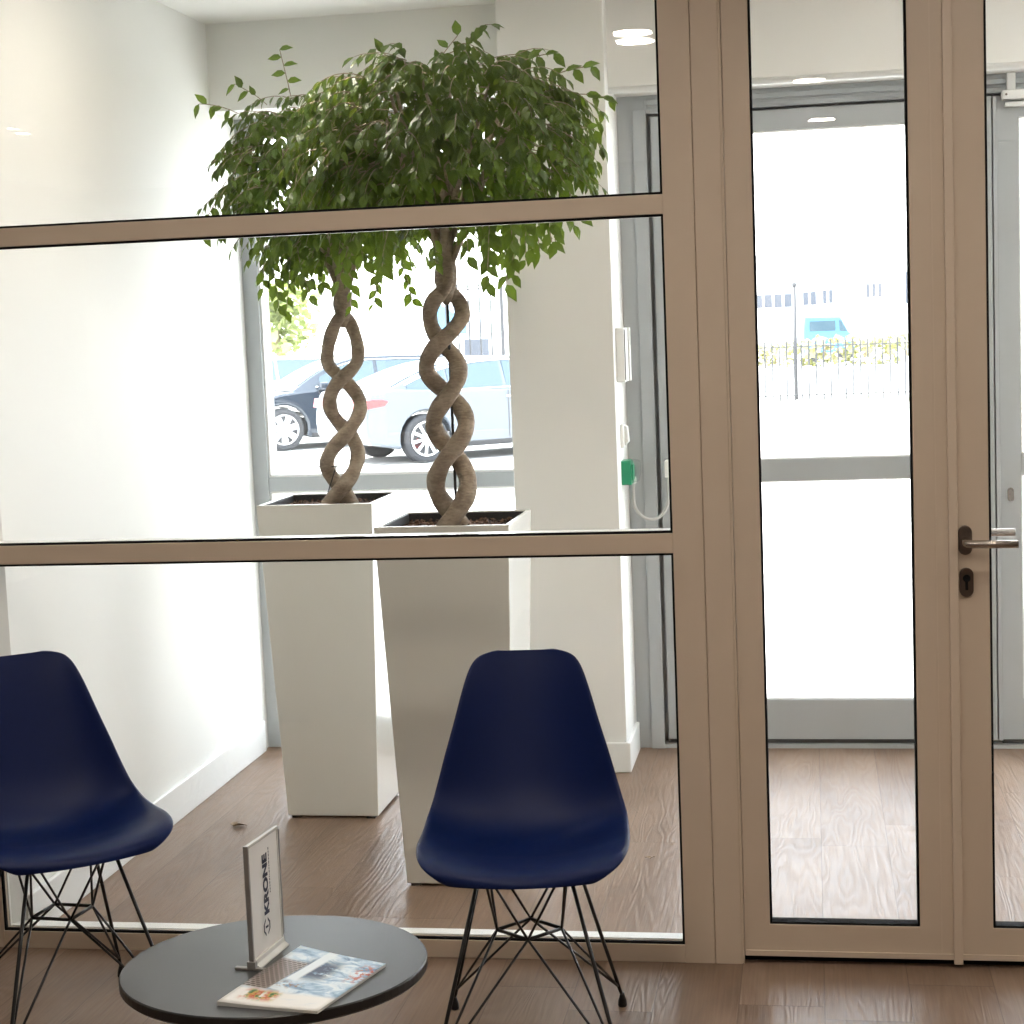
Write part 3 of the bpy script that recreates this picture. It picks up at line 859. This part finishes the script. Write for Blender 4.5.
t1 = empty('potted_ficus', (-1.545, 1.351, 0), label='twisted trunk ficus in tall tapered white planter, standing further back by the window', cat='potted tree', group='twisted ficus trees in white planters')
make_planter(t1)
X0 = 1.545
make_tree(t1, [1.040, 1.224, 1.399, 1.612], [(1.0, -1.512 + X0), (1.13, -1.500 + X0), (1.224, -1.475 + X0), (1.32, -1.478 + X0), (1.40, -1.486 + X0), (1.50, -1.476 + X0), (1.62, -1.470 + X0), (1.8, -1.48 + X0)],
          .050, 1.612, (-1.490 + X0, 0, 2.045), (.345, .37, .315), 11, .0245, None,
          [((-.15, -.05, 1.85), (-.12, -.1, -.8), .15), ((-.10, -.15, 1.84), (-.1, -.2, -1), .20), ((-.06, -.1, 1.82), (-.05, -.2, -1), .20), ((.0, -.22, 1.82), (.1, -.3, -1), .16),
           ((-.29, -.1, 1.98), (-.5, -.2, -.7), .12), ((.16, -.2, 1.85), (.1, -.2, -1), .22), ((.24, -.15, 1.85), (.1, -.2, -1), .22), ((.28, -.1, 1.83), (.2, -.2, -1), .2),
           ((-.24, 0, 2.26), (-.9, 0, .5), .13), ((-.06, 0, 2.30), (-.1, 0, 1), .15), ((.02, 0, 2.28), (.7, -.1, .6), .13), ((-.14, 0, 2.28), (-.6, 0, .7), .12)],
          430, lambda z: 1.0)
t2 = empty('potted_ficus', (-.998, .690, 0), label='twisted trunk ficus with black support stake in the nearer tall tapered white planter', cat='potted tree', group='twisted ficus trees in white planters')
make_planter(t2)
X1 = .988
make_tree(t2, [1.018, 1.200, 1.360, 1.508, 1.662], [(1.0, -.992 + X1), (1.2, -.990 + X1), (1.36, -.988 + X1), (1.43, -1.002 + X1), (1.508, -1.008 + X1), (1.58, -.987 + X1), (1.66, -.984 + X1), (1.8, -.975 + X1)],
          .046, 1.662, (-.968 + X1, 0, 2.075), (.395, .38, .290), 23, .0262, .004,
          [((.14, -.1, 1.90), (.0, -.1, -1), .15), ((.18, -.02, 1.89), (.05, -.1, -1), .16), ((.24, -.1, 1.90), (.1, -.1, -1), .15), ((.25, .02, 1.89), (.1, 0, -1), .14), ((.30, -.06, 1.92), (.15, 0, -1), .15), ((.12, .05, 1.88), (.0, .1, -1), .14), ((-.14, -.1, 1.88), (-.05, -.1, -1), .15), ((-.22, -.05, 1.90), (-.1, -.1, -1), .16),
           ((.22, -.2, 1.88), (.25, -.2, -1), .20), ((.26, -.15, 1.90), (.1, -.2, -1), .18), ((.17, -.2, 1.86), (.05, -.2, -1), .20), ((.32, -.1, 1.99), (.5, -.2, -.6), .17), ((.29, -.05, 1.93), (.35, -.2, -.8), .17), ((.10, -.2, 1.86), (.1, -.3, -1), .13),
           ((-.10, -.2, 1.84), (-.1, -.3, -1), .14), ((-.2, -.15, 1.86), (-.2, -.3, -1), .18), ((.02, -.2, 1.80), (.0, -.3, -1), .08),
           ((.30, 0, 2.16), (1, 0, .28), .18), ((.30, -.1, 2.08), (1, -.1, .1), .15), ((.30, -.05, 2.20), (.8, 0, .4), .14), ((.0, 0, 2.26), (.4, 0, .8), .11), ((-.08, 0, 2.25), (-.6, 0, .7), .11), ((.10, 0, 2.26), (.9, 0, .4), .15), ((.2, -.05, 2.24), (.9, 0, .45), .14),
           ((.20, -.15, 1.83), (.0, -.1, -1), .17)],
          510, lambda z: 1.0)

# ------------------------------------------------------------------ fallen leaves on the floor
def dry(loc, a, mat, label, size):
    mb_ = MB()
    for k, (dx, da) in enumerate(((0, 0), (.008, 1.9))):
        add_leaf(mb_, Vector((dx, 0, .004)), Vector((math.cos(da), math.sin(da), .12)), Vector((.2 - k * .5, .5, 1)), size)
    o = mb_.build('dried_leaf', mat, loc=loc, rz=a); s_ = o.modifiers.new('solid', 'SOLIDIFY'); s_.thickness = .0008
    for v in o.data.vertices: v.co.z = max(v.co.z, .001)
    tag(o, label, 'dried leaf'); return o
dry((-1.845, 1.092, 0), .2, M['dry_leaf'], 'curled brown dried leaf on the wood floor near the white side wall skirting', .045)
dry((-.489, .808, 0), 1.0, M['dry_leaf'], 'tiny brown dried leaf on bare floor between white pillar and glass partition', .022)
dry((-.845, .512, 0), .4, M['dry_leaf_yellow'], 'yellowish dried leaf on the floor at the foot of the nearer planter', .026)

# ------------------------------------------------------------------ lamps in the waiting room ceiling (some mirrored in the glass, the rest added fill light)
def lamp(x, y, label, k=1.0):
    r = empty('ceiling_light', (x, y, ZC), label=label, cat='ceiling light', group='recessed ceiling lights')
    MB().lathe([(.074 * k, -.001), (.076 * k, -.006), (.084 * k, -.007), (.088 * k, -.002), (.088 * k, .0)], 32).build('trim_ring', M['lamp_ring'], r, smooth=False)
    MB().lathe([(.0001, -.0035), (.0745 * k, -.0035), (.0745 * k, -.0005)], 32).build('diffuser', M['lamp'], r)
LB = 'round recessed ceiling light mirrored in '
lamp(-.64, -2.62, LB + 'the glass beside the tree crown, upper of the pair')
lamp(-.65, -2.82, LB + 'the glass beside the tree crown, added as doubled image')  # second lamp added to double the first one's reflection
lamp(.02, -4.30, LB + 'the inner door glass on the white wall')
lamp(.09, -6.00, LB + 'the inner door glass on the grey entrance door head')
lamp(-3.93, -4.25, 'small recessed spotlight mirrored in the upper pane on the bare side wall, upper one', .35)
lamp(-3.97, -4.47, 'small recessed spotlight mirrored in the upper pane on the bare side wall, lower one', .45)
for x, y in ((-4.8, -1.1), (-3.05, -1.2), (-1.1, -1.25), (.5, -1.25), (2.1, -1.25), (1.9, -2.7), (1.9, -5.4)):  # unseen lamps added as extra light for the waiting room
    lamp(x, y, 'unseen ceiling light added to brighten the waiting room, outside the picture')

for x in (-1.45, .35):  # unseen lamps added to warm the lobby walls
    lamp(x, .42, 'unseen ceiling light added to warm the entrance lobby, outside the picture')

# ------------------------------------------------------------------ outdoors
gm = MB()
gv = [(-60, 2.3, -.02), (60, 2.3, -.02), (-60, 7, -.03), (60, 7, -.03), (-60, 19, -.32), (60, 19, -.32), (-60, 140, -.32), (60, 140, -.32)]
gm.add(gv, [(0, 1, 3, 2), (2, 3, 5, 4), (4, 5, 7, 6)])
struct(gm, 'ground', M['concrete'])
struct(MB().box(-4, 4, 2.36, 3.0, -.05, -.008), 'path', M['gravel'])

def arc(cx, cz, r, a0, a1, n=12):
    return [(cx + r * math.cos(a0 + (a1 - a0) * k / n), cz + r * math.sin(a0 + (a1 - a0) * k / n)) for k in range(n + 1)]

def make_car(name, paint, wheel_style, estate=False, red=False):
    """nose at +x, rear at -x, origin at the ground under the middle"""
    root = empty(name, (0, 0, 0))
    wb, R = 1.48, .345
    rear, front = -2.42, 2.42
    lo = .20
    out = [(rear + .10, lo + .10), (rear + .02, .42), (rear, .62), (rear + .03, .86), (rear + .10, 1.02)]
    out += [(-1.9, 1.06), (-1.2, 1.02), (-.4, .985), (.6, .975), (1.05, .97), (1.5, .93), (2.0, .82), (2.28, .70), (2.40, .55), (2.42, .42), (2.34, .25), (2.2, lo)]
    out += arc(wb, R, .40, -.35, PI + .35, 14)
    out += [(wb - .46, lo - .01), (-wb + .46, lo - .01)]
    out += arc(-wb, R, .40, -.35, PI + .35, 14)
    out += [(-wb - .44, lo + .02)]
    body = MB(); body.prism(out, -.92, .92)
    body.build('body', paint, root, bevel=.07, seg=3, ang=50)
    # cabin: belt line outline narrowing up to the roof
    rl = [(-2.12, 1.00), (-1.55, 1.24), (-.95, 1.40), (-.3, 1.455), (.25, 1.43), (.75, 1.27), (1.25, .96)] if not estate else [(-2.30, 1.00), (-2.12, 1.34), (-1.3, 1.44), (-.3, 1.47), (.2, 1.45), (.72, 1.29), (1.30, .96)]
    def half(z): return .86 - (z - .96) * .42
    up = catmull(rl, 3)
    cab = MB(); n = len(up); vs = []
    for s in (-1, 1):
        vs += [(x, s * half(z), z) for x, z in up] + [(x, s * .88, .94) for x, z in up]
    fs = []
    for s in range(2):
        o_ = s * 2 * n
        for k in range(n - 1): fs.append((o_ + k, o_ + k + 1, o_ + n + k + 1, o_ + n + k))
    for k in range(n - 1): fs.append((k, k + 1, 2 * n + k + 1, 2 * n + k))
    cab.add(vs, fs); cab.build('cabin', paint, root, smooth=False, bevel=.03, seg=2, ang=50)
    # glass
    def roof_z(x):
        for (a, za), (b_, zb) in zip(up, up[1:]):
            if a <= x <= b_: return za + (zb - za) * (x - a) / (b_ - a)
        return 1.0
    for s in (-1, 1):
        segs = [(-1.72, -1.10), (-1.06, -.20), (-.14, .78)] if not estate else [(-2.08, -1.12), (-1.08, -.20), (-.14, .82)]
        for (xa, xb) in segs:
            m_ = 8; tp = []; bt = []
            for k in range(m_ + 1):
                x = xa + (xb - xa) * k / m_
                zt = max(1.035, roof_z(x) - .075)
                tp.append((x, s * (half(zt) + .012), zt)); bt.append((x, s * (half(1.03) + .012), 1.02))
            w_ = MB(); w_.add(tp + bt, [(k, k + 1, m_ + 2 + k, m_ + 1 + k) for k in range(m_)])
            w_.build('side_window', M['car_glass'], root, solid=.01)
        tr = MB(); tr.tube([(xa_, s * (half(1.0) + .012), 1.008) for xa_ in (-1.8, -1.0, 0, .9)], .012, 6); 
        pts = [(x, s * (half(roof_z(x) - .05) + .014), roof_z(x) - .055) for x in [-1.75 + .2 * i for i in range(13)]]
        tr.tube(pts, .012, 6)
        tr.build('window_trim', M['chrome'], root, smooth=True)
        for hx in (-.2, -1.15): MB().box(hx, hx + .14, s * .925, s * .94, .865, .895).build('door_handle', M['chrome'], root, bevel=.005)
        for x in (-1.08, -.16, .86): MB().box(x - .006, x + .006, s * .918, s * .923, .28, .97).build('door_seam', M['car_black'], root)
        MB().box(-1.02, 1.02, s * .88, s * .93, .20, .27).build('sill_trim', M['car_black'], root, bevel=.01)
        mr = MB(); mr.box(.72, .88, s * .90, s * 1.06, .96, 1.09); mr.build('mirror', paint, root, bevel=.03)
        tl = MB(); tl.prism([(rear - .005, .80), (rear + .30, .84), (rear + .36, .90), (rear + .26, .93), (rear + .02, .93)], s * .90, s * .945)
        tl.prism([(rear - .02, .80), (rear + .02, .80), (rear + .05, .93), (rear + .01, .93)], s * .45, s * .93)
        tl.build('tail_lamp', M['tail_red'], root, bevel=.01)
        hl = MB(); hl.prism([(2.0, .66), (2.36, .60), (2.38, .68), (2.06, .77)], s * .80, s * .93); hl.build('head_lamp', M['car_glass'], root, bevel=.01)
    for nm, x0_, x1_ in (('rear_window', up[1][0] + .05, -1.05 if not estate else up[3][0]), ('windscreen', .42, 1.18)):
        m_ = 6; vs = []
        for k in range(m_ + 1):
            x = x0_ + (x1_ - x0_) * k / m_; z = roof_z(x) + .008
            vs += [(x, -half(z) + .08, z), (x, half(z) - .08, z)]
        MB().add(vs, [(2 * k, 2 * k + 1, 2 * k + 3, 2 * k + 2) for k in range(m_)]).build(nm, M['car_glass'], root, solid=.01)
    MB().box(rear - .012, rear + .02, -.26, .26, .66, .77).build('number_plate', M['white_plastic'], root)
    for sx in (-1, 1):
        for s in (-1, 1):
            c_ = (sx * wb, s * .80, R)
            ty = MB(); ty.lathe([(.235, -.10), (.30, -.115), (R - .012, -.10), (R, -.07), (R, .07), (R - .012, .10), (.30, .115), (.235, .10)], 36, c_, axis='y')
            w_ = ty.build('wheel', M['tyre'], root, smooth=False)
            rm = MB()
            yo = s * .112
            # rim ring
            rr_ = [(.225, 0), (.248, 0), (.250, .02), (.225, .02)]
            vs = []; n_ = 36
            for k in range(n_):
                a = 2 * PI * k / n_
                for (r_, h_) in rr_: vs.append((c_[0] + r_ * math.cos(a), c_[1] + yo + s * h_ * .4, c_[2] + r_ * math.sin(a)))
            rm.add(vs, [(k * 4 + i, k * 4 + (i + 1) % 4, ((k + 1) % n_) * 4 + (i + 1) % 4, ((k + 1) % n_) * 4 + i) for k in range(n_) for i in range(4)])
            ns = 7 if wheel_style == 'broad' else 10
            for k in range(ns):
                a = 2 * PI * k / ns + .2
                wd = .055 if wheel_style == 'broad' else .022
                ca, sa = math.cos(a), math.sin(a)
                q = []
                for (r_, h_) in ((.03, wd * .8), (.235, wd), (.235, -wd), (.03, -wd * .8)):
                    q.append((c_[0] + r_ * ca - h_ * sa, c_[2] + r_ * sa + h_ * ca))
                rm.prism(q, c_[1] + yo - s * .01, c_[1] + yo + s * .008)
            rm.lathe([(.0001, -.012), (.06, -.012), (.06, .012), (.0001, .012)], 16, (c_[0], c_[1] + yo, c_[2]), axis='y')
            rm.build('rim', M['alloy'], w_)
            if red:
                MB().prism([(c_[0] - .20, c_[2] - .10), (c_[0] - .10, c_[2] - .16), (c_[0] - .06, c_[2] - .05), (c_[0] - .15, c_[2] + .02)], c_[1] + yo - s * .03, c_[1] + yo - s * .012).build('brake_caliper', M['brake_red'], w_)
    return root
def put_car(c, wheel_local, wheel_world, yaw):
    a = math.radians(yaw); ca, sa = math.cos(a), math.sin(a)
    lx, ly = wheel_local
    c.location = (wheel_world[0] - (lx * ca - ly * sa), wheel_world[1] - (lx * sa + ly * ca), -.32)
    c.rotation_euler = (0, 0, a)
c1 = make_car('sedan_car', M['silver_paint'], 'thin', red=True)
put_car(c1, (-1.48, -.9), (-5.36, 19.95), 38)
tag(c1, 'silver grey sedan with red tail lamp, parked outside nearest the window', 'car')
c2 = make_car('estate_car', M['black_paint'], 'broad', estate=True)
put_car(c2, (1.48, .9), (-8.46, 23.25), 212)
tag(c2, 'dark blue car with broad spoked wheel, parked beside the silver sedan', 'car')
c3 = make_car('estate_car', M['white_paint'], 'broad', estate=True)
put_car(c3, (1.48, .9), (-11.4, 27.2), 212)
tag(c3, 'pale silver car half hidden behind the dark blue car', 'car')

# fence of bars
def fence(name, x0, x1, y, z0, z1, step, bay, label):
    r = empty(name, (x0, y, z0), label=label, cat='fence')
    L = x1 - x0; H = z1 - z0
    nb = int(round(L / bay))
    for b_ in range(nb):
        m_ = MB(); xa = b_ * L / nb; xb = (b_ + 1) * L / nb
        n_ = int((xb - xa) / step)
        for k in range(1, n_): 
            x = xa + (xb - xa) * k / n_; m_.box(x - .017, x + .017, -.012, .012, .02, H)
        m_.box(xa, xb, -.018, .018, .14, .165).box(xa, xb, -.018, .018, H - .14, H - .115)
        m_.build('bar_panel', M['fence'], r)
    for b_ in range(nb + 1):
        x = b_ * L / nb
        MB().box(x - .035, x + .035, -.035, .035, 0, H + .08).build('post', M['fence'], r)
fence('bar_fence', -1.75, 2.75, 34.0, -.32, 1.0, .155, 4.5, 'thin metal bar fence across the yard seen through the entrance door')
fence('bar_fence', -7.7, -5.3, 33.0, -.32, 2.5, .24, 1.2, 'taller metal bar fence behind the parked cars by the window edge')

rl_ = random.Random(9)
def bush(name, c_, R_, n_, mat, size, label, cat, trunk=None, kind=None):
    r = empty(name, (c_[0], c_[1], c_[2]), label=label, cat=cat)
    m_ = MB()
    for _ in range(n_):
        v = Vector((rl_.gauss(0, .45), rl_.gauss(0, .45), rl_.uniform(0, 1) ** .8))
        p = Vector((max(-1, min(1, v.x)) * R_[0] if trunk else rl_.uniform(-1, 1) * R_[0], max(-1, min(1, v.y)) * R_[1], (trunk or 0) + v.z * R_[2]))
        add_leaf(m_, p, Vector((rl_.uniform(-1, 1), rl_.uniform(-1, 1), rl_.uniform(-.4, .8))), Vector((rl_.uniform(-1, 1), rl_.uniform(-1, 1), 1)), size * rl_.uniform(.7, 1.3), 1.3)
    f_ = m_.build('foliage', mat, r); f_['kind'] = 'stuff'
    st_ = MB()
    if trunk:
        st_.tube([(0, 0, 0), (.05, 0, trunk * .6), (0, 0, trunk + R_[2] * .5)], [.16, .12, .06], 8)
        st_.build('trunk', M['bark'], r, smooth=True)
    else:
        for k in range(5): st_.tube([(-R_[0] + R_[0] * .45 * k, 0, 0), (-R_[0] + R_[0] * .45 * k + .1, 0, R_[2] * .8)], .03, 5)
        st_.build('stems', M['bark'], r)
bush('hedge', (2.2, 60, -.32), (3.2, .5, .95), 700, M['hedge'], .26, 'dry green hedge in front of the blue van and white building', 'hedge')
bush('hedge', (-1.9, 60.5, -.32), (.75, .4, .8), 160, M['hedge'], .24, 'short thin dry hedge beside the grey lamp post', 'hedge')
bush('tree', (-16.8, 50, -.32), (1.3, 1.2, 2.2), 700, M['far_tree'], .34, 'pale green tree far beyond the parked cars', 'tree', trunk=1.2)
gr = MB(); rg = random.Random(4)
for _ in range(900):
    x, y = rg.uniform(-3, 4), rg.uniform(32.6, 33.8); a = rg.uniform(0, PI); hgt = rg.uniform(.03, .11)
    gr.add([(x - .02 * math.cos(a), y - .02 * math.sin(a), -.32), (x + .02 * math.cos(a), y + .02 * math.sin(a), -.32), (x + rg.uniform(-.03, .03), y, -.32 + hgt)], [(0, 1, 2)])
g_ = gr.build('grass', M['grass']); tag(g_, 'strip of short dry grass along the foot of the bar fence', 'grass', kind='stuff')

bd = empty('warehouse', (0, 78, -.32), label='white flat roofed building with rows of small windows beyond the fence', cat='building')
MB().box(-4.0, 3.4, 0, 8, 0, 4.5).build('wall', M['render_wall'], bd)
MB().box(3.4, 9, -1, 8, 0, 5.3).build('wall', M['render_wall'], bd)
MB().box(-4.1, 3.4, -.1, 8, 4.5, 4.62).build('parapet', M['ext_wall'], bd)
MB().box(3.35, 9, -1.1, 8, 5.3, 5.44).build('parapet', M['ext_wall'], bd)
def win(x0, x1, z0, z1, n, y=-.06):
    w_ = MB().box(x0, x1, y, 0.02, z0, z1).build('window', M['far_glass'], bd)
    f_ = MB()
    for k in range(n + 1):
        x = x0 + (x1 - x0) * k / n; f_.box(x - .05, x + .05, y - .03, y, z0, z1)
    f_.build('window_bar', M['render_wall'], w_)
win(-2.55, -.75, 2.25, 2.85, 4); win(-.35, .35, 2.3, 2.9, 2); win(.55, 1.1, 2.35, 2.95, 2); win(2.5, 3.3, 2.55, 3.15, 3)
for k in range(3): win(4.2 + k * 1.1, 4.9 + k * 1.1, 2.2, 3.6, 2, -1.06)
bl = empty('shed', (-11.6, 52, -.32), label='pale shed with blue gable seen between the tree trunks', cat='shed')
MB().box(-.9, 1.9, 0, 3, 0, 1.7).build('wall', M['render_wall'], bl)
MB().prism([(-.7, 1.7), (.6, 1.7), (.6, 2.1), (-.2, 2.65), (-.5, 2.6)], -.1, 3.1).build('roof', M['blue_paint'], bl)
for k in range(2): MB().box(-.7 + k * 1.2, .1 + k * 1.2, -.05, .02, .7, 1.5).build('window', M['far_glass'], bl)
vn = empty('delivery_van', (.72, 66, -.32), label='small blue van parked in front of the white building', cat='van')
MB().prism([(-1.0, .35), (1.0, .35), (1.0, 1.0), (.75, 1.15), (.45, 1.75), (-.95, 1.78), (-1.0, 1.2)], -.8, .8).build('body', M['blue_paint'], vn, bevel=.06)
MB().prism([(.40, 1.18), (.70, 1.16), (.46, 1.62), (.38, 1.62)], -.82, .82).box(-.75, .25, -.815, .815, 1.2, 1.6).build('side_window', M['car_glass'], vn)
for sx in (-.62, .62):
    MB().lathe([(.0001, -.84), (.25, -.84), (.27, -.8), (.27, .8), (.25, .84), (.0001, .84)], 20, (sx, 0, .27), axis='y').build('wheel', M['tyre'], vn)
ps = empty('lamp_post', (-.33, 35.2, -.32), label='thin grey post standing among the fence bars in the door view', cat='post')
MB().tube([(0, 0, 0), (0, 0, 2.5)], .04, 8).build('pole', M['fence'], ps, smooth=True)
MB().lathe([(.0001, 2.5), (.05, 2.5), (.055, 2.56), (.0001, 2.60)], 10).build('cap', M['fence'], ps)

# ------------------------------------------------------------------ light
w = bpy.data.worlds.new('sky'); scene.world = w; w.use_nodes = True
wt = w.node_tree; wt.nodes.clear()
wo = wt.nodes.new('ShaderNodeOutputWorld'); bg = wt.nodes.new('ShaderNodeBackground')
tc = wt.nodes.new('ShaderNodeTexCoord'); sp = wt.nodes.new('ShaderNodeSeparateXYZ'); rp = wt.nodes.new('ShaderNodeValToRGB')
wt.links.new(tc.outputs['Generated'], sp.inputs[0]); wt.links.new(sp.outputs['Z'], rp.inputs[0])
rp.color_ramp.elements[0].position = .0; rp.color_ramp.elements[0].color = (.95, .97, 1, 1)
rp.color_ramp.elements[1].position = .6; rp.color_ramp.elements[1].color = (.80, .89, 1, 1)
wt.links.new(rp.outputs[0], bg.inputs['Color']); bg.inputs['Strength'].default_value = 3.0
wt.links.new(bg.outputs[0], wo.inputs[0])
sl_ = bpy.data.lights.new('sun', 'SUN'); sl_.energy = 9.0; sl_.angle = math.radians(1.0); sl_.color = (1, .96, .9)
so = bpy.data.objects.new('sun', sl_); COL.objects.link(so)
so.rotation_euler = Vector((.62, .06, -.78)).to_track_quat('-Z', 'Y').to_euler()
so.location = (-6, 5, 9)

# ------------------------------------------------------------------ camera
cam = bpy.data.cameras.new('camera'); co_ = bpy.data.objects.new('camera', cam); COL.objects.link(co_)
cam.sensor_width = 36; cam.sensor_fit = 'HORIZONTAL'; cam.lens = 36 * 1746.872 / 1024; cam.clip_start = .05; cam.clip_end = 400
yw, pt, rl2 = math.radians(9.867), math.radians(6.0633), math.radians(-2.289)
fwd = Vector((-math.sin(yw) * math.cos(pt), math.cos(yw) * math.cos(pt), -math.sin(pt)))
rt = Vector((math.cos(yw), math.sin(yw), 0)); upv = rt.cross(fwd)
r2 = rt * math.cos(rl2) + upv * math.sin(rl2); u2 = upv * math.cos(rl2) - rt * math.sin(rl2)
mw = Matrix((r2, u2, -fwd)).transposed().to_4x4(); mw.translation = Vector((0, -4.0987, 1.55))
co_.matrix_world = mw
scene.camera = co_

scene.view_settings.view_transform = 'Standard'
scene.view_settings.look = 'None'
scene.view_settings.exposure = 1.62
scene.view_settings.gamma = 1.0
scene.view_settings.use_curve_mapping = False
scene.cycles.max_bounces = 16
scene.cycles.diffuse_bounces = 6
scene.cycles.transparent_max_bounces = 32
scene.cycles.use_denoising = True
